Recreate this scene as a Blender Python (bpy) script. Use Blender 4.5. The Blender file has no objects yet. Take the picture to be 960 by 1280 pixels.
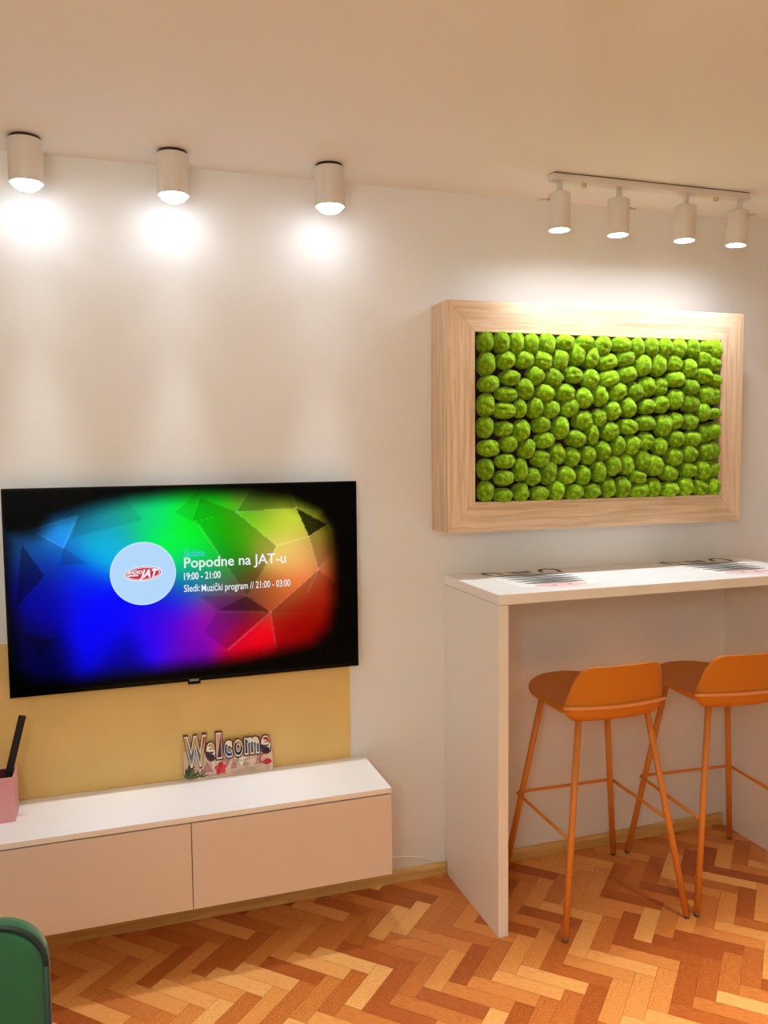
import bpy, bmesh, math, random
from mathutils import Vector, Matrix, noise
random.seed(7)
SC = bpy.context.scene
COL = SC.collection
PI = math.pi
R = math.radians

# ------------------------------------------------------------------ view
SC.view_settings.view_transform = 'Standard'
SC.view_settings.look = 'None'
SC.view_settings.gamma = 1.0
SC.view_settings.use_curve_mapping = False
SC.view_settings.exposure = 0.0
SC.cycles.max_bounces = 10
SC.cycles.diffuse_bounces = 6
SC.cycles.caustics_reflective = False
SC.cycles.caustics_refractive = False
SC.cycles.sample_clamp_indirect = 6.0

# ------------------------------------------------------------------ helpers
def lin(r, g=None, b=None):
    if g is None: r, g, b = r
    def f(c):
        c = c / 255.0
        return c / 12.92 if c <= 0.04045 else ((c + 0.055) / 1.055) ** 2.4
    return (f(r), f(g), f(b), 1.0)

def mat(name, base, rough=0.5, metallic=0.0, emit=None, strength=0.0, var=0.0, scale=8.0, bump=0.0, bscale=60.0, sheen=0.0, coat=0.0, spec=None):
    m = bpy.data.materials.new(name); m.use_nodes = True
    nt = m.node_tree; b = nt.nodes['Principled BSDF']
    base = tuple(base)[:3] + (1.0,)
    b.inputs['Base Color'].default_value = base
    b.inputs['Roughness'].default_value = rough
    b.inputs['Metallic'].default_value = metallic
    if spec is not None: b.inputs['Specular IOR Level'].default_value = spec
    if sheen: b.inputs['Sheen Weight'].default_value = sheen
    if coat: b.inputs['Coat Weight'].default_value = coat
    if emit is not None:
        b.inputs['Emission Color'].default_value = tuple(emit)[:3] + (1.0,)
        b.inputs['Emission Strength'].default_value = strength
    if var or bump:
        tc = nt.nodes.new('ShaderNodeTexCoord')
    if var:
        n = nt.nodes.new('ShaderNodeTexNoise'); n.inputs['Scale'].default_value = scale; n.inputs['Detail'].default_value = 4
        nt.links.new(tc.outputs['Object'], n.inputs['Vector'])
        cr = nt.nodes.new('ShaderNodeValToRGB')
        cr.color_ramp.elements[0].position = 0.3; cr.color_ramp.elements[1].position = 0.7
        cr.color_ramp.elements[0].color = tuple(c * (1 - var) for c in base[:3]) + (1,)
        cr.color_ramp.elements[1].color = tuple(min(1, c * (1 + var)) for c in base[:3]) + (1,)
        nt.links.new(n.outputs['Fac'], cr.inputs['Fac']); nt.links.new(cr.outputs['Color'], b.inputs['Base Color'])
    if bump:
        n2 = nt.nodes.new('ShaderNodeTexNoise'); n2.inputs['Scale'].default_value = bscale; n2.inputs['Detail'].default_value = 3
        nt.links.new(tc.outputs['Object'], n2.inputs['Vector'])
        bp = nt.nodes.new('ShaderNodeBump'); bp.inputs['Strength'].default_value = bump; bp.inputs['Distance'].default_value = 0.01
        nt.links.new(n2.outputs['Fac'], bp.inputs['Height']); nt.links.new(bp.outputs['Normal'], b.inputs['Normal'])
    return m

def wood(name, c_lo, c_hi, axis, rough=0.5, along=1.5, across=22.0, knots=True):
    m = bpy.data.materials.new(name); m.use_nodes = True
    nt = m.node_tree; b = nt.nodes['Principled BSDF']; b.inputs['Roughness'].default_value = rough
    tc = nt.nodes.new('ShaderNodeTexCoord'); mp = nt.nodes.new('ShaderNodeMapping')
    s = [across] * 3; s[axis] = along
    mp.inputs['Scale'].default_value = s
    nt.links.new(tc.outputs['Object'], mp.inputs['Vector'])
    n = nt.nodes.new('ShaderNodeTexNoise'); n.inputs['Scale'].default_value = 2.2; n.inputs['Detail'].default_value = 7; n.inputs['Roughness'].default_value = 0.65; n.inputs['Distortion'].default_value = 0.6
    nt.links.new(mp.outputs['Vector'], n.inputs['Vector'])
    cr = nt.nodes.new('ShaderNodeValToRGB')
    e = cr.color_ramp.elements
    e[0].position = 0.32; e[1].position = 0.62; e[0].color = c_lo; e[1].color = c_hi
    nt.links.new(n.outputs['Fac'], cr.inputs['Fac'])
    out = cr.outputs['Color']
    if knots:
        v = nt.nodes.new('ShaderNodeTexNoise'); v.inputs['Scale'].default_value = 1.3; v.inputs['Detail'].default_value = 2
        mp2 = nt.nodes.new('ShaderNodeMapping'); s2 = [14.0] * 3; s2[axis] = 2.2; mp2.inputs['Scale'].default_value = s2
        nt.links.new(tc.outputs['Object'], mp2.inputs['Vector']); nt.links.new(mp2.outputs['Vector'], v.inputs['Vector'])
        c2 = nt.nodes.new('ShaderNodeValToRGB'); c2.color_ramp.elements[0].position = 0.76; c2.color_ramp.elements[1].position = 0.82
        c2.color_ramp.elements[0].color = (0, 0, 0, 1); c2.color_ramp.elements[1].color = (1, 1, 1, 1)
        nt.links.new(v.outputs['Fac'], c2.inputs['Fac'])
        mx = nt.nodes.new('ShaderNodeMixRGB'); mx.inputs['Color2'].default_value = tuple(c * 0.45 for c in c_lo[:3]) + (1,)
        nt.links.new(c2.outputs['Color'], mx.inputs['Fac']); nt.links.new(out, mx.inputs['Color1']); out = mx.outputs['Color']
    nt.links.new(out, b.inputs['Base Color'])
    bp = nt.nodes.new('ShaderNodeBump'); bp.inputs['Strength'].default_value = 0.12; bp.inputs['Distance'].default_value = 0.004
    nt.links.new(n.outputs['Fac'], bp.inputs['Height']); nt.links.new(bp.outputs['Normal'], b.inputs['Normal'])
    return m

def link(name, me, mats=(), parent=None, loc=None, smooth=False):
    o = bpy.data.objects.new(name, me); COL.objects.link(o)
    for m in (mats if isinstance(mats, (list, tuple)) else [mats]): me.materials.append(m)
    if smooth:
        for p in me.polygons: p.use_smooth = True
    if parent is not None: o.parent = parent
    if loc is not None: o.location = loc
    return o

def from_bm(name, bm, mats=(), parent=None, loc=None, smooth=False):
    bmesh.ops.recalc_face_normals(bm, faces=bm.faces[:])
    me = bpy.data.meshes.new(name); bm.to_mesh(me); bm.free()
    return link(name, me, mats, parent, loc, smooth)

def add_box(bm, x0, x1, y0, y1, z0, z1, bev=0.0, seg=2, mi=0):
    r = bmesh.ops.create_cube(bm, size=1.0)
    vs = r['verts']
    bmesh.ops.scale(bm, vec=(x1 - x0, y1 - y0, z1 - z0), verts=vs)
    bmesh.ops.translate(bm, vec=((x0 + x1) / 2, (y0 + y1) / 2, (z0 + z1) / 2), verts=vs)
    fs = set(f for v in vs for f in v.link_faces)
    for f in fs: f.material_index = mi
    if bev > 0:
        es = list(set(e for v in vs for e in v.link_edges))
        bmesh.ops.bevel(bm, geom=es, offset=bev, segments=seg, affect='EDGES', profile=0.5)
    return vs

def box(name, x0, x1, y0, y1, z0, z1, m, parent=None, bev=0.0015, seg=2):
    bm = bmesh.new(); add_box(bm, x0, x1, y0, y1, z0, z1, bev, seg)
    return from_bm(name, bm, m, parent)

def add_tube(bm, pts, rad, n=12, cap=True, mi=0):
    pts = [Vector(p) for p in pts]
    rads = rad if isinstance(rad, (list, tuple)) else [rad] * len(pts)
    rings = []; up = None
    for i, p in enumerate(pts):
        t = (pts[min(i + 1, len(pts) - 1)] - pts[max(i - 1, 0)]).normalized()
        if up is None:
            a = Vector((0, 0, 1)) if abs(t.z) < 0.9 else Vector((1, 0, 0))
            up = (a - t * a.dot(t)).normalized()
        else:
            up = (up - t * up.dot(t)).normalized()
        s = t.cross(up)
        rings.append([bm.verts.new(p + (up * math.cos(2 * PI * k / n) + s * math.sin(2 * PI * k / n)) * rads[i]) for k in range(n)])
    for a, b in zip(rings, rings[1:]):
        for k in range(n):
            f = bm.faces.new((a[k], a[(k + 1) % n], b[(k + 1) % n], b[k])); f.material_index = mi; f.smooth = True
    if cap:
        bm.faces.new(rings[0][::-1]).material_index = mi; bm.faces.new(rings[-1]).material_index = mi

def tube(name, pts, rad, m, parent=None, n=12):
    bm = bmesh.new(); add_tube(bm, pts, rad, n)
    return from_bm(name, bm, m, parent)

def add_lathe(bm, prof, n=40, cx=0, cy=0, mi=0, closed=False):
    rings = []
    for r, z in prof:
        if r < 1e-6: rings.append([bm.verts.new((cx, cy, z))])
        else: rings.append([bm.verts.new((cx + r * math.cos(2 * PI * k / n), cy + r * math.sin(2 * PI * k / n), z)) for k in range(n)])
    for a, b in zip(rings, rings[1:]):
        for k in range(n):
            k2 = (k + 1) % n
            if len(a) == 1 and len(b) == 1: continue
            if len(a) == 1: f = bm.faces.new((a[0], b[k], b[k2]))
            elif len(b) == 1: f = bm.faces.new((a[k], a[k2], b[0]))
            else: f = bm.faces.new((a[k], a[k2], b[k2], b[k]))
            f.material_index = mi

def lathe(name, prof, m, parent=None, n=40, loc=None, auto=True):
    bm = bmesh.new(); add_lathe(bm, prof, n)
    o = from_bm(name, bm, m, parent, loc)
    if auto: shade_auto(o)
    return o

def shade_auto(o, ang=35):
    me = o.data
    for p in me.polygons: p.use_smooth = True
    bm = bmesh.new(); bm.from_mesh(me)
    for e in bm.edges:
        if len(e.link_faces) == 2 and e.calc_face_angle(0) > R(ang): e.smooth = False
    bm.to_mesh(me); bm.free()

def thing(name, label, cat, loc=(0, 0, 0), rotz=0, group=None):
    o = bpy.data.objects.new(name, None); COL.objects.link(o)
    o.empty_display_size = 0.05
    o.location = loc; o.rotation_euler = (0, 0, rotz)
    tag(o, label, cat, group); return o

def tag(o, label, cat, group=None):
    o['label'] = label; o['category'] = cat
    if group: o['group'] = group
    return o

def struct(o):
    o['kind'] = 'structure'; return o

def copy_obj(o, parent=None):
    c = o.copy(); COL.objects.link(c)
    if parent is not None: c.parent = parent
    for ch in list(o.children): copy_obj(ch, c)
    return c

def text_bm(bm, s, x, z, w, cap, y=0.0, mi=0, off=0.0, depth=0.0, shear=0.0):
    cu = bpy.data.curves.new('txt', 'FONT'); cu.body = s; cu.offset = off; cu.resolution_u = 4; cu.shear = shear
    o = bpy.data.objects.new('txt', cu)
    me = bpy.data.meshes.new_from_object(o)
    xs = [v.co.x for v in me.vertices]; a, b = min(xs), max(xs)
    sx = w / (b - a); sz = cap / 0.70
    vmap = [bm.verts.new((x + (v.co.x - a) * sx, y, z + v.co.y * sz)) for v in me.vertices]
    faces = []
    for p in me.polygons:
        try:
            f = bm.faces.new([vmap[i] for i in p.vertices]); f.material_index = mi; faces.append(f)
        except ValueError: pass
    if depth:
        r = bmesh.ops.extrude_face_region(bm, geom=faces)
        bmesh.ops.translate(bm, vec=(0, -depth, 0), verts=[g for g in r['geom'] if isinstance(g, bmesh.types.BMVert)])
        for g in r['geom']:
            if isinstance(g, bmesh.types.BMFace): g.material_index = mi
    bpy.data.objects.remove(o); bpy.data.curves.remove(cu); bpy.data.meshes.remove(me)

def poly(bm, pts, y, mi=0):
    f = bm.faces.new([bm.verts.new((p[0], y, p[1])) for p in pts]); f.material_index = mi; return f

def ribbon(bm, pts, wid, z, mi=0, plane='xy'):
    """flat stroke of varying width along 2D points"""
    n = len(pts); L = []; Rr = []
    for i, p in enumerate(pts):
        a = pts[max(i - 1, 0)]; b = pts[min(i + 1, n - 1)]
        d = Vector((b[0] - a[0], b[1] - a[1])); d.normalize()
        nn = Vector((-d.y, d.x)); w = wid[i] if isinstance(wid, (list, tuple)) else wid
        for q, arr in ((1, L), (-1, Rr)):
            x, t = p[0] + nn.x * w / 2 * q, p[1] + nn.y * w / 2 * q
            arr.append(bm.verts.new((x, t, z) if plane == 'xy' else (x, z, t)))
    for i in range(n - 1):
        f = bm.faces.new((L[i], L[i + 1], Rr[i + 1], Rr[i])); f.material_index = mi
MOSS=[(1.219,1.912,0.056,0.075,0),(1.278,1.912,0.056,0.071,-5),(1.333,1.916,0.056,0.073,0),(1.391,1.913,0.056,0.074,0),(1.222,1.834,0.06,0.078,0),(1.295,1.848,0.068,0.06,-15),(1.365,1.852,0.072,0.059,0),(1.231,1.768,0.073,0.056,-5),(1.312,1.79,0.072,0.054,0),(1.37,1.753,0.062,0.072,-15),(1.298,1.733,0.082,0.049,5),(1.22,1.697,0.058,0.076,0),(1.289,1.678,0.085,0.055,0),(1.35,1.685,0.043,0.064,0),(1.45,1.914,0.061,0.077,0),(1.521,1.922,0.077,0.057,0),(1.602,1.925,0.079,0.055,0),(1.435,1.851,0.067,0.062,25),(1.502,1.855,0.061,0.075,10),(1.57,1.873,0.063,0.076,10),(1.629,1.865,0.062,0.076,8),(1.407,1.799,0.064,0.06,20),(1.478,1.794,0.074,0.062,20),(1.557,1.804,0.075,0.057,10),(1.624,1.79,0.064,0.069,15),(1.444,1.74,0.074,0.06,10),(1.524,1.741,0.076,0.062,-5),(1.598,1.723,0.067,0.071,-25),(1.408,1.688,0.053,0.072,10),(1.468,1.683,0.068,0.062,-25),(1.543,1.689,0.078,0.063,-30),(1.674,1.922,0.065,0.071,0),(1.75,1.925,0.083,0.058,5),(1.818,1.917,0.056,0.075,-8),(1.874,1.916,0.06,0.07,0),(1.694,1.852,0.081,0.058,-10),(1.767,1.866,0.078,0.057,-10),(1.841,1.843,0.063,0.078,0),(1.7,1.794,0.083,0.059,-10),(1.777,1.81,0.082,0.059,-10),(1.862,1.767,0.074,0.073,-10),(1.665,1.732,0.059,0.072,-15),(1.737,1.746,0.078,0.064,-30),(1.811,1.748,0.066,0.071,-20),(1.716,1.678,0.064,0.067,-15),(1.782,1.691,0.06,0.071,-20),(1.861,1.696,0.069,0.056,0),(1.933,1.916,0.06,0.072,0),(1.993,1.916,0.068,0.074,0),(2.055,1.915,0.063,0.074,0),(2.115,1.923,0.064,0.062,10),(2.179,1.922,0.066,0.074,0),(1.907,1.845,0.067,0.081,0),(1.976,1.854,0.074,0.059,15),(2.042,1.837,0.057,0.072,0),(2.105,1.87,0.066,0.06,10),(2.173,1.855,0.072,0.058,5),(1.981,1.795,0.082,0.057,0),(2.108,1.812,0.08,0.058,5),(2.178,1.795,0.057,0.05,0),(1.919,1.768,0.054,0.064,0),(2.049,1.767,0.069,0.059,20),(2.119,1.738,0.064,0.074,-10),(2.185,1.737,0.063,0.068,5),(1.922,1.704,0.058,0.064,0),(1.984,1.723,0.064,0.074,0),(2.052,1.707,0.078,0.061,25),(2.107,1.676,0.057,0.068,-15),(2.177,1.672,0.073,0.043,0),(1.218,1.621,0.057,0.072,0),(1.288,1.616,0.068,0.052,0),(1.354,1.609,0.061,0.074,5),(1.23,1.55,0.079,0.057,0),(1.307,1.564,0.065,0.057,0),(1.376,1.546,0.056,0.067,20),(1.22,1.479,0.058,0.074,0),(1.294,1.505,0.073,0.05,0),(1.35,1.474,0.048,0.08,0),(1.289,1.447,0.071,0.052,0),(1.398,1.45,0.059,0.063,0),(1.22,1.402,0.057,0.072,0),(1.285,1.388,0.069,0.049,5),(1.353,1.394,0.058,0.065,0),(1.433,1.63,0.069,0.056,-8),(1.507,1.619,0.06,0.077,0),(1.597,1.645,0.073,0.067,-20),(1.445,1.575,0.074,0.056,-8),(1.569,1.58,0.073,0.059,20),(1.633,1.594,0.049,0.072,-5),(1.43,1.512,0.067,0.058,-10),(1.497,1.527,0.057,0.074,-8),(1.553,1.515,0.056,0.071,0),(1.617,1.522,0.058,0.067,0),(1.463,1.462,0.06,0.082,12),(1.531,1.451,0.07,0.066,-25),(1.598,1.451,0.055,0.072,0),(1.426,1.39,0.069,0.052,0),(1.492,1.398,0.056,0.071,0),(1.561,1.389,0.075,0.058,-8),(1.635,1.391,0.071,0.058,-10),(1.663,1.654,0.059,0.066,0),(1.706,1.606,0.076,0.063,-30),(1.784,1.622,0.076,0.057,5),(1.859,1.635,0.081,0.056,0),(1.739,1.554,0.053,0.073,12),(1.799,1.555,0.061,0.076,12),(1.86,1.57,0.06,0.066,-5),(1.677,1.536,0.058,0.07,-10),(1.721,1.484,0.063,0.076,8),(1.778,1.486,0.057,0.076,-5),(1.847,1.499,0.066,0.079,8),(1.662,1.463,0.051,0.077,-8),(1.827,1.439,0.074,0.049,15),(1.703,1.403,0.058,0.076,0),(1.762,1.403,0.06,0.076,0),(1.831,1.389,0.086,0.052,-10),(1.894,1.398,0.059,0.072,10),(1.897,1.481,0.071,0.075,10),(1.933,1.626,0.066,0.081,0),(1.985,1.643,0.059,0.062,-5),(2.052,1.64,0.072,0.062,20),(1.988,1.577,0.07,0.062,20),(2.061,1.576,0.076,0.059,5),(2.12,1.596,0.067,0.071,-15),(2.177,1.606,0.061,0.065,0),(1.92,1.55,0.055,0.064,0),(1.984,1.511,0.075,0.071,-30),(2.049,1.521,0.068,0.062,25),(2.122,1.528,0.064,0.069,-15),(2.183,1.533,0.063,0.072,0),(1.963,1.452,0.077,0.059,15),(2.046,1.462,0.071,0.056,10),(2.112,1.459,0.062,0.078,-5),(2.175,1.464,0.058,0.06,0),(1.964,1.39,0.077,0.056,-5),(2.035,1.401,0.067,0.076,0),(2.1,1.395,0.079,0.06,15),(2.171,1.398,0.059,0.066,0)]
ANCH=[(0.1167, 0.8862, 5, 35, 60), (0.1351, 0.7778, 30, 150, 230), (0.0533, 0.738, 20, 50, 130), (0.0441, 0.7954, 20, 80, 110), (0.1995, 0.8814, 5, 60, 80), (0.262, 0.8384, 30, 160, 190), (0.2492, 0.722, 0, 185, 230), (0.3264, 0.8735, 20, 180, 130), (0.3917, 0.8496, 0, 220, 130), (0.446, 0.8272, 0, 240, 60), (0.503, 0.8225, 0, 245, 0), (0.5269, 0.9229, 20, 190, 20), (0.4662, 0.6646, 0, 255, 60), (0.5343, 0.6583, 5, 235, 10), (0.6032, 0.6535, 10, 190, 0), (0.64, 0.773, 40, 205, 0), (0.6888, 0.8942, 100, 130, 40), (0.7109, 0.7475, 160, 195, 30), (0.7964, 0.8049, 185, 200, 50), (0.7578, 0.6407, 230, 195, 100), (0.8313, 0.6136, 225, 170, 100), (0.8056, 0.4877, 230, 120, 60), (0.743, 0.4319, 190, 90, 40), (0.7072, 0.4351, 120, 70, 30), (0.8911, 0.4159, 190, 40, 10), (0.8948, 0.7348, 150, 150, 30), (0.9114, 0.628, 150, 50, 10), (0.6373, 0.5259, 90, 100, 20), (0.5665, 0.5259, 30, 110, 90), (0.4984, 0.561, 10, 150, 150), (0.4745, 0.4813, 20, 40, 190), (0.1921, 0.5515, 0, 20, 235), (0.1324, 0.6551, 0, 50, 180), (0.09, 0.5817, 0, 0, 120), (0.1066, 0.4255, 0, 0, 165), (0.2317, 0.4096, 0, 0, 255), (0.2289, 0.2517, 0, 0, 250), (0.4028, 0.2262, 0, 0, 255), (0.4395, 0.3841, 0, 0, 240), (0.4487, 0.2613, 90, 0, 190), (0.5048, 0.2533, 150, 0, 180), (0.4809, 0.1545, 90, 0, 160), (0.5637, 0.3283, 150, 10, 150), (0.5996, 0.3857, 100, 20, 90), (0.6584, 0.3586, 110, 10, 30), (0.6925, 0.2071, 235, 0, 20), (0.6318, 0.1529, 190, 0, 15), (0.8028, 0.2549, 175, 0, 0), (0.8405, 0.3362, 190, 10, 5), (0.8893, 0.2007, 130, 0, 0), (0.7274, 0.0748, 140, 0, 10), (0.0431, 0.3171, 0, 0, 60), (0.2915, 0.1306, 0, 0, 130), (0.102, 0.1928, 0, 0, 60)]
FACE=[([(0.0689, 0.8049), (0.1931, 0.8623), (0.1526, 0.7109)], 1.25), ([(0.3089, 0.9723), (0.1931, 0.8623), (0.1756, 0.7587), (0.365, 0.832)], 0.9), ([(0.664, 0.9532), (0.6299, 0.8559), (0.6685, 0.9612)], 1), ([(0.8093, 0.8671), (0.847, 0.7157), (0.9049, 0.7746)], 0.25), ([(0.6299, 0.8559), (0.8093, 0.8671), (0.7734, 0.9723), (0.6713, 0.9596)], 0.78), ([(0.8093, 0.8671), (0.6299, 0.8559), (0.7486, 0.6726), (0.847, 0.7157)], 1.08), ([(0.847, 0.7157), (0.9049, 0.7746), (0.9215, 0.6264), (0.8755, 0.5371)], 0.85), ([(0.847, 0.7157), (0.7486, 0.6726), (0.664, 0.4319), (0.7265, 0.3283), (0.8755, 0.5371)], 1.08), ([(0.7486, 0.6726), (0.6299, 0.8559), (0.514, 0.8145), (0.5729, 0.6551), (0.6566, 0.4207), (0.6961, 0.5212)], 0.8), ([(0.7265, 0.3283), (0.6566, 0.4207), (0.5692, 0.357)], 0.6), ([(0.7265, 0.3283), (0.8755, 0.5371), (0.9297, 0.4542), (0.9288, 0.2996)], 0.8), ([(0.7265, 0.3283), (0.5692, 0.357), (0.5278, 0.2502), (0.5968, 0.1497)], 0.85), ([(0.7265, 0.3283), (0.5968, 0.1497), (0.6308, 0.0477), (0.7394, 0.0939)], 1.12), ([(0.7265, 0.3283), (0.7394, 0.0939), (0.9261, 0.0206), (0.9288, 0.2996)], 0.85), ([(0.5021, 0.8145), (0.5269, 0.9341), (0.6299, 0.8559)], 0.78), ([(0.4579, 0.8655), (0.5278, 0.9739), (0.5021, 0.8145)], 0.9), ([(0.0468, 0.738), (0.1002, 0.5801), (0.0257, 0.4351)], 0.6), ([(0.1526, 0.7109), (0.1425, 0.6264), (0.2151, 0.628)], 0.85), ([(0.033, 0.3187), (0.0809, 0.188), (0.1241, 0.2677)], 0.7), ([(0.5692, 0.357), (0.5196, 0.4367), (0.6566, 0.4207)], 0.85)]
EDGE=[((0.8093, 0.8671), (0.847, 0.7157)), ((0.847, 0.7157), (0.9049, 0.7746)), ((0.847, 0.7157), (0.7486, 0.6726)), ((0.847, 0.7157), (0.8755, 0.5371)), ((0.7486, 0.6726), (0.6299, 0.8559)), ((0.6299, 0.8559), (0.6713, 0.9596)), ((0.7265, 0.3283), (0.6566, 0.4207)), ((0.6566, 0.4207), (0.7486, 0.6726)), ((0.7265, 0.3283), (0.8755, 0.5371)), ((0.8755, 0.5371), (0.9114, 0.628)), ((0.7265, 0.3283), (0.7403, 0.137)), ((0.7265, 0.3283), (0.5968, 0.1497)), ((0.7265, 0.3283), (0.5692, 0.3474)), ((0.0689, 0.8049), (0.1931, 0.8623)), ((0.1931, 0.8623), (0.1526, 0.7109)), ((0.0689, 0.8049), (0.1526, 0.7109)), ((0.6299, 0.8559), (0.8093, 0.8671)), ((0.6566, 0.4207), (0.5729, 0.6551)), ((0.5729, 0.6551), (0.5205, 0.8017)), ((0.8093, 0.8671), (0.893, 0.8368)), ((0.8755, 0.5371), (0.8415, 0.4207))]
VIG=[(-0.001, 0.8097), (0.079, 0.8113), (0.1213, 0.8862), (0.2004, 0.9277), (0.3283, 0.9643), (0.4828, 0.9851), (0.6667, 0.9771), (0.7854, 0.9388), (0.8884, 0.8575), (0.927, 0.7539), (0.9408, 0.5817), (0.9389, 0.3665), (0.9224, 0.196), (0.8635, 0.1099), (0.7394, 0.0812), (0.6069, 0.0636), (0.4681, 0.0541), (0.2896, 0.0429), (0.1609, 0.0333), (0.0579, 0.0509), (0.0064, 0.129), (-0.0001, 0.3617), (-0.0028, 0.5913)]
LAMP_C = (0.87, 0.97, 1.08); FILL_C = (1.0, 0.85, 0.66); GLOBE_C = (0.77, 0.86, 0.83); DOWN_C = (1.0, 0.90, 0.74)
LAMP_W, LAMP_CONE, BULB_S, CORE_W = 3.0, 74, 31.0, 30.0
SPOT_W, SPOT_CONE, SPOT_S = 11.0, 116, 110.0
DOWN_W, DOWN_CONE, FILL_S = 175.0, 70, 10.0
GLOBE_X, GLOBE_Y, GLOBE_S = -0.6, -3.2, 45.0
# ------------------------------------------------------------------ materials
M_wall = mat('wall_paint', lin(234, 233, 231), 0.75, var=0.02, scale=3, bump=0.05, bscale=35)
M_ceil = mat('ceiling_paint', lin(234, 232, 228), 0.8, var=0.02, scale=2)
M_white = mat('white_gloss_board', lin(240, 236, 230), 0.22, bump=0.01, bscale=9)
M_cab = mat('shade_tinted_board', lin(228, 212, 198), 0.38, bump=0.01, bscale=9)  # warm beige tint paints in the shade on the cabinet front
M_top = mat('white_worktop', lin(244, 240, 235), 0.35)
M_gap = mat('gap_shade', lin(60, 25, 18), 0.8)  # colour of the painted shade in the door gaps
M_gold = mat('mustard_panel_paint', lin(226, 190, 116), 0.6, var=0.05, scale=5)
M_base = wood('pale_baseboard_wood', lin(196, 150, 84), lin(224, 184, 116), 0, 0.45)
M_lampw = mat('white_lamp_metal', lin(220, 212, 202), 0.35)
M_dark = mat('dark_mount', lin(48, 26, 18), 0.6)
M_bulb = mat('bulb_glow', (1, 1, 1), 0.4, emit=LAMP_C, strength=BULB_S)
M_spotbulb = mat('spot_bulb_glow', (1, 1, 1), 0.4, emit=LAMP_C, strength=SPOT_S)
M_fillglow = mat('fill_lamp_glow', (1, 1, 1), 0.4, emit=FILL_C, strength=FILL_S)  # glow of the unseen fill lamps added overhead
M_brass = mat('pale_pin_metal', lin(214, 190, 140), 0.35, 0.6)
M_tv = mat('tv_black_plastic', lin(4, 4, 5), 0.2, spec=0.15)
M_badge = mat('badge_silver', lin(190, 186, 180), 0.4, emit=lin(190, 186, 180), strength=0.0)
M_fh = wood('oak_frame_grain_along_x', lin(200, 162, 126), lin(232, 202, 168), 0, 0.55, across=34)
M_fv = wood('oak_frame_grain_along_z', lin(200, 162, 126), lin(232, 202, 168), 2, 0.55, across=34)
M_backing = mat('dark_moss_backing', lin(52, 26, 18), 0.9, var=0.3, scale=40)
M_stool = mat('mustard_seat_shell', lin(208, 124, 22), 0.5, bump=0.02, bscale=120)
M_leg = mat('mustard_stool_metal', lin(216, 134, 52), 0.42)
M_bead = mat('bead_highlight', lin(236, 160, 100), 0.35)  # lighter tone paints a highlight along the stool bead
M_foot = mat('stool_foot_cap', lin(120, 84, 60), 0.5)
M_pink = mat('pink_box_card', lin(226, 160, 168), 0.5)
M_pinkin = mat('dark_red_box_lining', lin(96, 24, 30), 0.7)
M_black = mat('matte_black', lin(20, 12, 12), 0.5)
M_cord = mat('white_cord', lin(238, 226, 196), 0.5)
M_velvet = mat('green_velvet', lin(0, 76, 38), 0.8, var=0.3, scale=7, sheen=0.2, bump=0.1, bscale=220)
M_pipe = mat('dark_green_piping', lin(4, 26, 22), 0.7)
M_chairleg = mat('black_chair_leg', lin(24, 20, 18), 0.4)
M_sheet = mat('placemat_white', lin(246, 242, 236), 0.5)
M_ink = mat('placemat_black_print', lin(30, 26, 22), 0.5)
M_rose = mat('placemat_pink_print', lin(240, 196, 192), 0.5)

# ------------------------------------------------------------------ room
ZC = 2.433
XL, XR, YB = -1.9, 3.3, -4.0
struct(box('wall_back', XL, XR, 0.0, 0.12, 0, ZC, M_wall, bev=0))
struct(box('wall_left', XL - 0.12, XL, YB, 0.12, 0, ZC, M_wall, bev=0))
struct(box('wall_right', XR, XR + 0.12, YB, 0.12, 0, ZC, M_wall, bev=0))
struct(box('wall_front', XL, XR, YB - 0.12, YB, 0, ZC, M_wall, bev=0))
struct(box('ceiling', XL - 0.12, XR + 0.12, YB - 0.12, 0.12, ZC, ZC + 0.1, M_ceil, bev=0))

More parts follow.
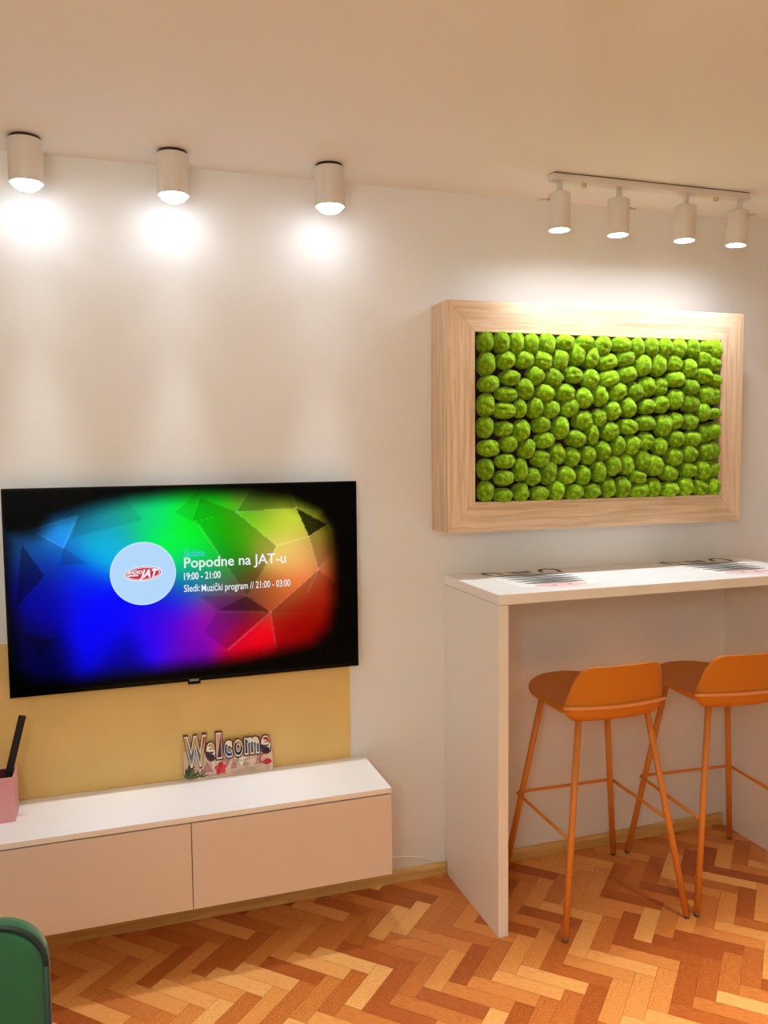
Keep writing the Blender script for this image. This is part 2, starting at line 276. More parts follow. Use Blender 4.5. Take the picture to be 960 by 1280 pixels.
# herringbone parquet: one mesh, a tone per plank, grain along each plank
def make_floor():
    L, w = 0.205, 0.0558
    O = Vector((1.034 - L / math.sqrt(2), -0.143 - L / math.sqrt(2)))
    U = Vector((1, 1)) / math.sqrt(2); V = Vector((1, -1)) / math.sqrt(2)
    verts = []; faces = []; tones = []; uvs = []
    rnd = random.Random(11); g = 0.0005
    def plank(u0, u1, v0, v1, along_u):
        c = O + U * (u0 + u1) / 2 + V * (v0 + v1) / 2
        if not (XL - 0.05 < c.x < XR + 0.05 and YB - 0.05 < c.y < 0.11): return
        b = len(verts)
        q = [(u0 + g, v0 + g), (u1 - g, v0 + g), (u1 - g, v1 - g), (u0 + g, v1 - g)]
        for u, v in q:
            p = O + U * u + V * v; verts.append((p.x, p.y, 0.0))
        faces.append((b, b + 3, b + 2, b + 1))
        t = rnd.random(); h = rnd.random(); off = rnd.random() * 40
        for k in (0, 3, 2, 1):
            u, v = q[k]
            uvs.append(((u - u0) + off, (v - v0) + off * 0.37) if along_u else ((v - v0) + off, (u - u0) + off * 0.37))
            tones.append((t, h, 0, 1))
    rows = int(6 / (L * math.sqrt(2))) + 3
    for j in range(-rows, rows):
        for k in range(-90, 90):
            ou, ov = k * w + j * L, k * w - j * L
            plank(ou, ou + L, ov, ov + w, True)
            plank(ou + L, ou + L + w, ov + w - L, ov + w, False)
    b = len(verts)
    verts.extend([(XL, YB, -0.0025), (XR, YB, -0.0025), (XR, 0, -0.0025), (XL, 0, -0.0025)])
    faces.append((b, b + 1, b + 2, b + 3)); uvs.extend([(0, 0)] * 4); tones.extend([(0, 0, 0, 1)] * 4)
    me = bpy.data.meshes.new('floor'); me.from_pydata(verts, [], faces)
    uv = me.uv_layers.new(name='grain'); ca = me.color_attributes.new('tone', 'FLOAT_COLOR', 'CORNER')
    for i in range(len(uvs)):
        uv.data[i].uv = uvs[i]; ca.data[i].color = tones[i]
    m = bpy.data.materials.new('herringbone_parquet'); m.use_nodes = True
    nt = m.node_tree; bs = nt.nodes['Principled BSDF']
    at = nt.nodes.new('ShaderNodeAttribute'); at.attribute_name = 'tone'
    sp = nt.nodes.new('ShaderNodeSeparateColor'); nt.links.new(at.outputs['Color'], sp.inputs['Color'])
    un = nt.nodes.new('ShaderNodeUVMap'); un.uv_map = 'grain'
    mp = nt.nodes.new('ShaderNodeMapping'); mp.inputs['Scale'].default_value = (5, 46, 1); nt.links.new(un.outputs['UV'], mp.inputs['Vector'])
    n = nt.nodes.new('ShaderNodeTexNoise'); n.inputs['Scale'].default_value = 1.6; n.inputs['Detail'].default_value = 7; n.inputs['Distortion'].default_value = 0.9
    nt.links.new(mp.outputs['Vector'], n.inputs['Vector'])
    ad = nt.nodes.new('ShaderNodeMath'); ad.operation = 'MULTIPLY_ADD'; ad.inputs[1].default_value = 0.62
    nt.links.new(sp.outputs['Red'], ad.inputs[0])
    sc = nt.nodes.new('ShaderNodeMath'); sc.operation = 'MULTIPLY_ADD'; sc.inputs[1].default_value = 0.9; sc.inputs[2].default_value = -0.27
    nt.links.new(n.outputs['Fac'], sc.inputs[0]); nt.links.new(sc.outputs[0], ad.inputs[2])
    cr = nt.nodes.new('ShaderNodeValToRGB'); e = cr.color_ramp.elements
    e[0].position = 0.0; e[0].color = lin(128, 50, 18); e[1].position = 1.0; e[1].color = lin(250, 212, 150)
    for pos, c in ((0.28, (180, 94, 36)), (0.55, (216, 138, 68)), (0.8, (236, 172, 98))):
        k = e.new(pos); k.color = lin(*c)
    nt.links.new(ad.outputs[0], cr.inputs['Fac'])
    # dark cracks and knots
    mp2 = nt.nodes.new('ShaderNodeMapping'); mp2.inputs['Scale'].default_value = (7, 34, 1); nt.links.new(un.outputs['UV'], mp2.inputs['Vector'])
    n2 = nt.nodes.new('ShaderNodeTexNoise'); n2.inputs['Scale'].default_value = 1.1; n2.inputs['Detail'].default_value = 3; n2.inputs['Distortion'].default_value = 1.5
    nt.links.new(mp2.outputs['Vector'], n2.inputs['Vector'])
    c2 = nt.nodes.new('ShaderNodeValToRGB'); c2.color_ramp.elements[0].position = 0.68; c2.color_ramp.elements[1].position = 0.76
    c2.color_ramp.elements[0].color = (0, 0, 0, 1); c2.color_ramp.elements[1].color = (0.85, 0.85, 0.85, 1)
    nt.links.new(n2.outputs['Fac'], c2.inputs['Fac'])
    mx = nt.nodes.new('ShaderNodeMixRGB'); mx.inputs['Color2'].default_value = lin(84, 34, 14)
    nt.links.new(c2.outputs['Color'], mx.inputs['Fac']); nt.links.new(cr.outputs['Color'], mx.inputs['Color1'])
    nt.links.new(mx.outputs['Color'], bs.inputs['Base Color'])
    bs.inputs['Roughness'].default_value = 0.36
    bs.inputs['Specular IOR Level'].default_value = 0.35
    return struct(link('floor', me, m))
make_floor()

def baseboard(i, x0, x1):
    bm = bmesh.new()
    prof = [(0.0, 0.0005), (-0.013, 0.0005), (-0.013, 0.030), (-0.010, 0.040), (-0.006, 0.045), (0.0, 0.045)]
    a = [bm.verts.new((x0, y, z)) for y, z in prof]; b = [bm.verts.new((x1, y, z)) for y, z in prof]
    for k in range(len(prof)): bm.faces.new((a[k], a[(k + 1) % 6], b[(k + 1) % 6], b[k]))
    bm.faces.new(a[::-1]); bm.faces.new(b)
    return struct(from_bm(i, bm, M_base))
BX0, BX1 = 1.1215, 2.392
PT = 0.034
baseboard('baseboard_back_1', XL, BX0 - 0.0005)
baseboard('baseboard_back_2', BX0 + PT + 0.0005, 1.2765)
baseboard('baseboard_back_3', 1.278, 2.345 - 0.0005)
baseboard('baseboard_back_4', BX1 + 0.0005, XR)

# ------------------------------------------------------------------ bar table
BZ, BD, BT = 1.100, 0.4344, 0.0325
bar = thing('bar_table', 'tall white bar table against the wall below the green moss picture', 'table', (BX0, -BD / 2, 0))
def local(o, parent):
    o.parent = parent; o.matrix_parent_inverse = Matrix.Identity(4)
    o.location = Vector(o.location) - Vector(parent.location); return o
local(box('countertop', BX0, BX1, -BD, -0.0008, BZ - BT, BZ, M_top, bev=0.0012), bar)
def bar_panel(x0, x1):
    bm = bmesh.new()
    prof = [(-BD, 0.0006), (-0.0155, 0.0006), (-0.0155, 0.047), (-0.001, 0.047), (-0.001, BZ - BT - 0.0012), (-BD, BZ - BT - 0.0012)]
    a = [bm.verts.new((x0, y, z)) for y, z in prof]; b = [bm.verts.new((x1, y, z)) for y, z in prof]
    for k in range(6): bm.faces.new((a[k], a[(k + 1) % 6], b[(k + 1) % 6], b[k]))
    bm.faces.new(a[::-1]); bm.faces.new(b)
    return local(from_bm('side_panel', bm, M_white), bar)
bar_panel(BX0, BX0 + PT)
bar_panel(2.345, BX1)

# placemats with a printed zebra face
def placemat(dx, label):
    bm = bmesh.new()
    z = BZ + 0.0015
    cx, cy = 1.40, -0.20
    # die-cut white sheet: rounded head with two ears
    out = []
    for k in range(72):
        a = 2 * PI * k / 72
        rx = 0.165 + 0.0 * math.cos(a); ry = 0.185
        x = abs(math.cos(a)) ** 0.6 * math.copysign(rx, math.cos(a)); y = abs(math.sin(a)) ** 0.6 * math.copysign(ry, math.sin(a))
        out.append((cx + x, cy + y * 1.0 + 0.005))
    top = [bm.verts.new((x + dx, y, z)) for x, y in out]; bot = [bm.verts.new((x + dx, y, BZ + 0.0002)) for x, y in out]
    bm.faces.new(top); bm.faces.new(bot[::-1])
    for k in range(72): bm.faces.new((top[k], bot[k], bot[(k + 1) % 72], top[(k + 1) % 72]))
    bmesh.ops.recalc_face_normals(bm, faces=bm.faces[:])
    z2 = z + 0.0003; T = lambda pts: [(x + dx, y) for x, y in pts]
    # nose
    nose = []
    for k in range(40):
        a = 2 * PI * k / 40; nose.append((1.398 + 0.098 * math.cos(a) + dx, -0.337 + 0.036 * math.sin(a)))
    f = bm.faces.new([bm.verts.new((x, y, z2)) for x, y in nose]); f.material_index = 2
    for nx in (1.370, 1.428):
        f = bm.faces.new([bm.verts.new((nx + dx + 0.009 * math.cos(2 * PI * k / 14), -0.342 + 0.005 * math.sin(2 * PI * k / 14), z2 + 0.0002)) for k in range(14)]); f.material_index = 1
    # lens shaped stripes, each drawn as an outline
    def arc(x0, y0, x1, y1, bul, n=18): return [(x0 + (x1 - x0) * t / n, y0 + (y1 - y0) * t / n + bul * math.sin(PI * t / n)) for t in range(n + 1)]
    for (x0, y0, x1, y1) in ((1.262, -0.108, 1.535, -0.128), (1.268, -0.150, 1.540, -0.172), (1.272, -0.195, 1.534, -0.215), (1.280, -0.240, 1.526, -0.252), (1.290, -0.284, 1.515, -0.290)):
        for b_ in (0.012, -0.012):
            ribbon(bm, T(arc(x0, y0, x1, y1, b_)), [0.006 + 0.009 * math.sin(PI * t / 18) for t in range(19)], z2, 1)
    # ears
    def loop(pts, w=0.015): ribbon(bm, T(pts), w, z2, 1)
    def ear(ax, ay, bx, by, tx, ty):
        P = []
        for t in range(25):
            s = t / 24.0
            P.append(((1 - s) ** 3 * ax + 3 * s * (1 - s) ** 2 * (tx + (ax - bx) * 0.9) + 3 * s * s * (1 - s) * (tx - (ax - bx) * 0.9) + s ** 3 * bx,
                      (1 - s) ** 3 * ay + 3 * s * (1 - s) ** 2 * ty + 3 * s * s * (1 - s) * ty + s ** 3 * by))
        loop(P)
    ear(1.268, -0.085, 1.315, -0.075, 1.262, -0.005)
    ear(1.470, -0.080, 1.532, -0.098, 1.530, 0.012)
    # mane tufts
    for (x0, y0, x1, y1) in ((1.345, -0.03, 1.375, -0.085), (1.372, -0.025, 1.392, -0.082), (1.402, -0.03, 1.412, -0.082), (1.425, -0.028, 1.430, -0.078)):
        loop(arc(x0, y0, x1, y1, 0.004), [0.006 + 0.011 * math.sin(PI * t / 18) for t in range(19)])
    me = bpy.data.meshes.new('placemat'); bm.to_mesh(me); bm.free()
    o = link('placemat', me, [M_sheet, M_ink, M_rose])
    return tag(o, label, 'placemat', 'zebra placemats on the bar table')
placemat(0.0, 'white placemat printed with a striped zebra face, behind the bar stool nearer the television')
placemat(0.757, 'white placemat printed with a striped zebra face, behind the bar stool farther from the television')

# ------------------------------------------------------------------ bar stools
def make_stool(label):
    t = thing('bar_stool', label, 'stool', group='mustard bar stools')
    # seat pan
    bm = bmesh.new()
    def outline(s):
        pts = []
        y0, y1, hw = -0.145, 0.245, 0.182
        def corner(cx, cy, r, a0, a1, n=10):
            for k in range(n + 1):
                a = a0 + (a1 - a0) * k / n; pts.append((cx + r * math.cos(a), cy + r * math.sin(a)))
        rf, rb = 0.165, 0.06
        corner(hw - rf, y1 - rf, rf, 0, PI / 2); corner(-hw + rf, y1 - rf, rf, PI / 2, PI)
        corner(-hw + rb, y0 + rb, rb, PI, 1.5 * PI); corner(hw - rb, y0 + rb, rb, 1.5 * PI, 2 * PI)
        cy = 0.05
        return [(x * s, cy + (y - cy) * s + (0.018 * (1 - (x / hw) ** 2) if y > 0.1 else 0) * s) for x, y in pts]
    def ztop(x, y, s): return 0.715 - 0.014 * (1 - s ** 2) + 0.007 * max(0, (y - 0.12) / 0.125) ** 2 * (1 if y > 0.12 else 0)
    rings = []
    for s, dz, side in [(0.05, 0, 1), (0.3, 0, 1), (0.55, 0, 1), (0.75, 0, 1), (0.88, 0, 1), (0.95, 0, 1), (0.985, -0.001, 1), (1.0, -0.006, 1), (1.0, -0.014, 1), (0.985, -0.019, 1), (0.95, -0.022, 1), (0.8, -0.03, 1), (0.5, -0.036, 1), (0.05, -0.038, 1)]:
        rings.append([bm.verts.new((x, y, ztop(x, y, s) + dz)) for x, y in outline(s)])
    n = len(rings[0])
    for a, b in zip(rings, rings[1:]):
        for k in range(n): bm.faces.new((a[k], a[(k + 1) % n], b[(k + 1) % n], b[k]))
    bm.faces.new(rings[0]); bm.faces.new(rings[-1][::-1])
    from_bm('seat', bm, M_stool, t, smooth=True)
    # backrest: upright shell with rounded top corners that tucks in under the rear of the seat
    bm = bmesh.new()
    prof = [(-0.112, 0.666, 0.125), (-0.137, 0.669, 0.140), (-0.152, 0.678, 0.158), (-0.160, 0.694, 0.174), (-0.162, 0.716, 0.182), (-0.163, 0.735, 0.180), (-0.168, 0.760, 0.174), (-0.175, 0.790, 0.167), (-0.182, 0.815, 0.161)]
    ztopb, rc, hwt = 0.858, 0.042, 0.155
    for k in range(1, 9):
        a = PI / 2 * k / 8
        z = ztopb - rc + rc * math.sin(a); prof.append((-0.182 - 0.28 * (z - 0.815), z, hwt - rc + rc * math.cos(a)))
    NX = 24; fr = []; bk = []
    th = 0.013
    for (y, z, hw) in prof:
        rf_ = []; rb_ = []
        for i in range(NX + 1):
            s = -1 + 2 * i / NX; x = hw * s
            yy = y + 0.030 * (x / 0.18) ** 2 - (0 if z < .7 else 0)
            edge = min(1.0, (1 - abs(s)) * 10) ** 0.5
            rb_.append(bm.verts.new((x, yy - th * 0.5 * edge, z))); rf_.append(bm.verts.new((x, yy + th * 0.5 * edge + 0.0002, z)))
        fr.append(rf_); bk.append(rb_)
    for a, b in zip(range(len(prof) - 1), range(1, len(prof))):
        for i in range(NX):
            bm.faces.new((bk[a][i], bk[a][i + 1], bk[b][i + 1], bk[b][i])); bm.faces.new((fr[a][i + 1], fr[a][i], fr[b][i], fr[b][i + 1]))
        for i in (0, NX): bm.faces.new((bk[a][i], fr[a][i], fr[b][i], bk[b][i]))
    for i in range(NX):
        bm.faces.new((bk[0][i], fr[0][i], fr[0][i + 1], bk[0][i + 1])); bm.faces.new((bk[-1][i], bk[-1][i + 1], fr[-1][i + 1], fr[-1][i]))
    br = from_bm('backrest', bm, M_stool, t, smooth=True)
    # bead where the back meets the seat edge
    pts = []
    for i in range(25):
        x = -0.188 + 0.376 * i / 24; pts.append((x, -0.1725 + 0.030 * (x / 0.18) ** 2, 0.7195))
    b = tube('edge_bead', pts, [0.004] + [0.0065] * 23 + [0.004], M_bead, br, 10)
    # legs
    top, foot = 0.125, 0.224
    def leg_pt(sx, sy, z):
        s = 1 - z / 0.69; return (sx * (top + (foot - top) * s), sy * (top + (foot - top) * s), z)
    for sx, sy in ((-1, -1), (1, -1), (-1, 1), (1, 1)):
        lg = tube('leg', [leg_pt(sx, sy, 0.012), leg_pt(sx, sy, 0.35), leg_pt(sx, sy, 0.688)], 0.0108, M_leg, t, 14)
        tube('foot_cap', [leg_pt(sx, sy, 0.0004), leg_pt(sx, sy, 0.0125)], [0.0085, 0.0112], M_foot, lg, 14)
    # footrest: bent rod on three sides, open towards the sitter's back
    zf = 0.312; P = []
    for sx, sy, e in ((-1, -1, 0), (-1, 1, 0.016), (1, 1, 0.016), (1, -1, 0)):
        q = Vector(leg_pt(sx, sy, zf)); P.append((q, sx, sy))
    o = 0.014
    a, b_, c, d = [p[0] for p in P]
    pts = [a + Vector((-o, 0, 0)), b_ + Vector((-o, -0.01, 0)), b_ + Vector((-o, o * 0.3, 0)), b_ + Vector((-o * 0.3, o, 0)), b_ + Vector((0.01, o, 0)),
           c + Vector((-0.01, o, 0)), c + Vector((o * 0.3, o, 0)), c + Vector((o, o * 0.3, 0)), c + Vector((o, -0.01, 0)), d + Vector((o, 0, 0))]
    tube('footrest', pts, 0.0055, M_leg, t, 10)
    return t
s1 = make_stool('mustard bar stool nearer the television, at the near side panel of the white bar')
s1.location = (1.541, -0.306, 0); s1.rotation_euler = (0, 0, R(-2))
s2 = copy_obj(s1); s2.location = (2.035, -0.336, 0); s2.rotation_euler = (0, 0, R(-5))
s2['label'] = 'mustard bar stool farther from the television, partly cut off by the edge of the photo'

# ------------------------------------------------------------------ moss picture
FX0, FX1, FZ0, FZ1, FD, FW = 1.0744, 2.2812, 1.265, 2.042, 0.1451, 0.102
pic = thing('moss_picture', 'deep oak framed picture of bright green moss balls on the wall above the bar', 'picture', ((FX0 + FX1) / 2, -0.001, FZ0))
def frame_board(kind):
    bm = bmesh.new(); w = FW
    O = {'b': [(FX0, FZ0), (FX1, FZ0), (FX1 - w, FZ0 + w), (FX0 + w, FZ0 + w)], 't': [(FX0, FZ1), (FX1, FZ1), (FX1 - w, FZ1 - w), (FX0 + w, FZ1 - w)],
         'l': [(FX0, FZ0), (FX0, FZ1), (FX0 + w, FZ1 - w), (FX0 + w, FZ0 + w)], 'r': [(FX1, FZ0), (FX1, FZ1), (FX1 - w, FZ1 - w), (FX1 - w, FZ0 + w)]}[kind]
    a = [bm.verts.new((x, -FD, z)) for x, z in O]; b = [bm.verts.new((x, -0.001, z)) for x, z in O]
    bm.faces.new(a); bm.faces.new(b[::-1])
    for k in range(4): bm.faces.new((a[k], b[k], b[(k + 1) % 4], a[(k + 1) % 4]))
    bmesh.ops.bevel(bm, geom=bm.edges[:], offset=0.0012, segments=1, affect='EDGES')
    return local(from_bm('frame_board', bm, M_fh if kind in 'bt' else M_fv), pic)
for k in 'btlr': frame_board(k)
local(box('backing_board', FX0 + FW + 0.001, FX1 - FW - 0.001, -0.112, -0.09, FZ0 + FW + 0.001, FZ1 - FW - 0.001, M_backing, bev=0), pic)

def moss_mat():
    m = bpy.data.materials.new('green_moss'); m.use_nodes = True
    nt = m.node_tree; b = nt.nodes['Principled BSDF']; b.inputs['Roughness'].default_value = 0.9; b.inputs['Specular IOR Level'].default_value = 0.1
    b.inputs['Sheen Weight'].default_value = 0.5; b.inputs['Sheen Tint'].default_value = lin(200, 230, 110)
    tc = nt.nodes.new('ShaderNodeTexCoord'); oi = nt.nodes.new('ShaderNodeObjectInfo')
    n = nt.nodes.new('ShaderNodeTexNoise'); n.inputs['Scale'].default_value = 75; n.inputs['Detail'].default_value = 5; n.inputs['Roughness'].default_value = 0.7
    nt.links.new(tc.outputs['Object'], n.inputs['Vector'])
    cr = nt.nodes.new('ShaderNodeValToRGB'); e = cr.color_ramp.elements
    e[0].position = 0.25; e[0].color = lin(62, 100, 4); e[1].position = 0.75; e[1].color = lin(196, 224, 50)
    k = e.new(0.5); k.color = lin(118, 160, 10)
    nt.links.new(n.outputs['Fac'], cr.inputs['Fac'])
    hs = nt.nodes.new('ShaderNodeHueSaturation'); nt.links.new(cr.outputs['Color'], hs.inputs['Color'])
    mr = nt.nodes.new('ShaderNodeMapRange'); mr.inputs['To Min'].default_value = 0.72; mr.inputs['To Max'].default_value = 1.12
    nt.links.new(oi.outputs['Random'], mr.inputs['Value']); nt.links.new(mr.outputs['Result'], hs.inputs['Value'])
    nt.links.new(hs.outputs['Color'], b.inputs['Base Color'])
    n2 = nt.nodes.new('ShaderNodeTexNoise'); n2.inputs['Scale'].default_value = 330; n2.inputs['Detail'].default_value = 3
    nt.links.new(tc.outputs['Object'], n2.inputs['Vector'])
    bp = nt.nodes.new('ShaderNodeBump'); bp.inputs['Strength'].default_value = 0.7; bp.inputs['Distance'].default_value = 0.003
    nt.links.new(n2.outputs['Fac'], bp.inputs['Height']); nt.links.new(bp.outputs['Normal'], b.inputs['Normal'])
    return m
M_moss = moss_mat()
def ball_coords(seed, w, h, d, ang, sub=4):
    bm = bmesh.new(); bmesh.ops.create_icosphere(bm, subdivisions=sub, radius=1.0)
    rnd = random.Random(seed); off = Vector((rnd.random() * 50, rnd.random() * 50, rnd.random() * 50))
    lx, lz = rnd.uniform(-.3, .3), rnd.uniform(-.5, .1)
    dirs = Vector((rnd.uniform(-.4, .4), 0, 1)).normalized()
    ca, sa = math.cos(R(-ang)), math.sin(R(-ang))
    crease = rnd.random() < 0.6
    for v in bm.verts:
        p = v.co.copy()
        # superellipsoid: plump cushion shape
        q = Vector([math.copysign(abs(c) ** 0.90, c) for c in p])
        f = 1 + 0.10 * noise.noise(p * 1.7 + off) + 0.05 * noise.noise(p * 4.5 + off) + 0.03 * noise.noise(p * 11 + off)
        if crease:
            dd = abs((p - Vector((lx, -0.8, lz))).dot(dirs)); f -= 0.10 * math.exp(-(dd / 0.13) ** 2) * max(0, -p.y)
        f += 0.018 * (rnd.random() - 0.5)
        q = q * f
        x, z = q.x * w / 2, q.z * h / 2
        v.co = Vector((x * ca - z * sa, q.y * d / 2, x * sa + z * ca))
    return bm
SB = 100
small = []
for i, (x, z, w, h, a) in enumerate(MOSS):
    d = 0.066 + 0.012 * ((i * 37) % 10) / 10.0
    x = min(max(x, FX0 + FW + w * 0.42), FX1 - FW - w * 0.40); z = min(max(z, FZ0 + FW + h * 0.43), FZ1 - FW - h * 0.43)
    small.append((w * h, x, z, w, h, a, d, i))
small.sort(reverse=True)
rest = bmesh.new()
for n_, (_, x, z, w, h, a, d, i) in enumerate(small):
    bm = ball_coords(100 + i, w * 1.03, h * 1.03, d, a)
    y = -0.112 - d * 0.24
    if n_ < SB:
        o = from_bm('moss_ball', bm, M_moss, None, smooth=True)
        o.location = (x, y, z); local(o, pic)
    else:
        bmesh.ops.translate(bm, vec=(x, y, z), verts=bm.verts)
        me = bpy.data.meshes.new('tmp'); bm.to_mesh(me); bm.free(); rest.from_mesh(me); bpy.data.meshes.remove(me)
o = from_bm('small_moss_balls', rest, M_moss, None, smooth=True); local(o, pic); o['kind'] = 'stuff'

# ------------------------------------------------------------------ television
TX0, TX1, TZ0, TZ1, TY = -0.3059, 0.7814, 0.8181, 1.4454, -0.060
tv = thing('tv', 'large black flat screen television showing a colourful radio programme on the wall', 'television', ((TX0 + TX1) / 2, -0.001, TZ0))
bm = bmesh.new()
add_box(bm, TX0, TX1, TY, TY + 0.018, TZ0, TZ1, 0.0015)
add_box(bm, TX0 + 0.15, TX1 - 0.15, TY + 0.0185, TY + 0.040, TZ0 + 0.02, TZ1 - 0.22, 0.006)
local(from_bm('casing', bm, M_tv), tv)
local(box('wall_bracket', 0.10, 0.38, TY + 0.0405, -0.0065, 0.98, 1.20, M_dark, bev=0.002), tv)
W, H = TX1 - TX0, TZ1 - TZ0
SLIN = lambda c: lin(*c)[:3]
ANL = [(s, t) + tuple(SLIN((max(0, r), g, b))) for s, t, r, g, b in ANCH]
def inside(p, P):
    c = False; n = len(P)
    for i in range(n):
        x0, y0 = P[i]; x1, y1 = P[i - 1]
        if (y0 > p[1]) != (y1 > p[1]) and p[0] < (x1 - x0) * (p[1] - y0) / (y1 - y0) + x0: c = not c
    return c
def sdist(p, a, b):
    ax, ay = a[0] * W, a[1] * H; bx, by = b[0] * W, b[1] * H; px, py = p[0] * W, p[1] * H
    dx, dy = bx - ax, by - ay; t = max(0, min(1, ((px - ax) * dx + (py - ay) * dy) / (dx * dx + dy * dy)))
    return math.hypot(px - ax - t * dx, py - ay - t * dy), t
def screen_col(s, t):
    tot = 0; c = [0, 0, 0]
    for a in ANL:
        d2 = ((s - a[0]) * W) ** 2 + ((t - a[1]) * H) ** 2
        w = math.exp(-d2 / (2 * 0.047 ** 2)) + 1e-6 / (d2 + 0.01)
        tot += w
        for k in range(3): c[k] += w * a[2 + k]
    c = [k / tot for k in c]
    for P, m in FACE:
        if inside((s, t), P): c = [k * m ** 2.0 for k in c]
    for a, b in EDGE:
        d, u = sdist((s, t), a, b)
        if d < 0.006:
            g = math.exp(-(d / 0.0022) ** 2) * 0.20; l = max(c)
            c = [k + g * (0.35 * l + 0.65 * k + 0.02) for k in c]
    ins = inside((s, t), VIG); dm = min(sdist((s, t), VIG[i - 1], VIG[i])[0] for i in range(len(VIG)))
    sg = dm if ins else -dm
    x = max(0, min(1, (sg + 0.012) / 0.075)); v = x * x * (3 - 2 * x)
    return [min(1, k) * v ** 1.5 for k in c]
NXs, NZs = 300, 172
b_ = 0.006; sx0, sx1, sz0, sz1 = TX0 + b_, TX1 - b_, TZ0 + 0.014, TZ1 - b_
vs = []; cs = []
for j in range(NZs + 1):
    for i in range(NXs + 1):
        x = sx0 + (sx1 - sx0) * i / NXs; z = sz0 + (sz1 - sz0) * j / NZs
        vs.append((x, TY - 0.0006, z)); cs.append(screen_col((x - TX0) / W, (z - TZ0) / H))
fs = [(j * (NXs + 1) + i, j * (NXs + 1) + i + 1, (j + 1) * (NXs + 1) + i + 1, (j + 1) * (NXs + 1) + i) for j in range(NZs) for i in range(NXs)]
me = bpy.data.meshes.new('screen'); me.from_pydata(vs, [], fs)
ca = me.color_attributes.new('picture', 'FLOAT_COLOR', 'POINT')
for i, c in enumerate(cs): ca.data[i].color = (c[0], c[1], c[2], 1)
m = bpy.data.materials.new('lit_screen'); m.use_nodes = True; nt = m.node_tree; b = nt.nodes['Principled BSDF']
b.inputs['Base Color'].default_value = (0.001, 0.001, 0.001, 1); b.inputs['Roughness'].default_value = 0.2; b.inputs['Specular IOR Level'].default_value = 0.06
at = nt.nodes.new('ShaderNodeAttribute'); at.attribute_name = 'picture'
nt.links.new(at.outputs['Color'], b.inputs['Emission Color']); b.inputs['Emission Strength'].default_value = 1.0
screen = link('screen', me, m); local(screen, tv)
def glow(name, c): return mat(name, (0.02, 0.02, 0.02), 0.4, emit=lin(*c), strength=1.0, spec=0.1)
G_white, G_blue, G_disc, G_red = glow('screen_white', (240, 244, 250)), glow('screen_cyan', (60, 190, 235)), glow('screen_pale_blue', (176, 214, 250)), glow('screen_red', (200, 40, 70))
G_rim = glow('screen_rim_blue', (205, 232, 255))
X = lambda s: TX0 + s * W
Z = lambda t: TZ0 + t * H
ys = TY - 0.0014
bm = bmesh.new()
text_bm(bm, 'Slu\u0161ate', X(.4775), Z(.640), W * .058, 0.022, ys, 1)
text_bm(bm, 'Popodne na JAT-u', X(.4768), Z(.5835), W * .2985, 0.0325, ys, 0, off=0.008)
text_bm(bm, '19:00 - 21:00', X(.4755), Z(.5225), W * .105, 0.0225, ys, 0, off=0.012)
text_bm(bm, 'Sledi:', X(.4745), Z(.4615), W * .045, 0.0225, ys, 0, off=0.004)
text_bm(bm, 'Muzi\u010dki program // 21:00 - 03:00', X(.5245), Z(.4585), W * .263, 0.0225, ys, 0, off=0.004)
bmesh.ops.reverse_faces(bm, faces=[f for f in bm.faces if f.normal.y > 0])
o = from_bm('programme_text', bm, [G_white, G_blue]); local(o, tv); o.parent = screen; o.location = (0, 0, 0)
bm = bmesh.new()
cx, cz, rad = X(.3625), Z(.5662), 0.0985
def disc(bm, cx, cz, rx, rz, y, mi, n=64, shear=0.0): poly(bm, [(cx + rx * math.cos(2 * PI * k / n) + shear * rz * math.sin(2 * PI * k / n), cz + rz * math.sin(2 * PI * k / n)) for k in range(n)], y, mi)
disc(bm, cx, cz, rad, rad, ys + 0.0002, 3); disc(bm, cx, cz, rad * .975, rad * .975, ys, 0)
disc(bm, cx, cz, 0.0560, 0.0235, ys - 0.0003, 2, shear=.3); disc(bm, cx, cz, 0.0530, 0.0208, ys - 0.0006, 1, shear=.3)
disc(bm, cx, cz, 0.0500, 0.0190, ys - 0.0009, 2, shear=.3); disc(bm, cx, cz, 0.0475, 0.0174, ys - 0.0012, 1, shear=.3)
text_bm(bm, 'RADIO', cx - 0.0455, cz + 0.000, 0.043, 0.0105, ys - 0.0016, 2, off=0.03, shear=.3)
text_bm(bm, 'JAT', cx - 0.012, cz - 0.0115, 0.058, 0.0235, ys - 0.0018, 2, off=0.035, shear=.35)
poly(bm, [(cx - 0.047, cz - 0.007), (cx - 0.016, cz - 0.007), (cx - 0.014, cz - 0.003), (cx - 0.045, cz - 0.003)], ys - 0.0016, 2)
o = from_bm('station_logo', bm, [G_disc, G_red, G_white, G_rim]); local(o, tv); o.parent = screen; o.location = (0, 0, 0)
bm = bmesh.new(); add_box(bm, X(.4965) - 0.020, X(.4965) + 0.020, TY - 0.0022, TY + 0.004, TZ0 - 0.009, TZ0 + 0.0115, 0.0015, mi=0)
text_bm(bm, 'VIVAX', X(.4965) - 0.015, TZ0 + 0.001, 0.030, 0.0070, TY - 0.0026, 1, off=0.02)
local(from_bm('brand_badge', bm, [M_tv, M_badge]), tv)

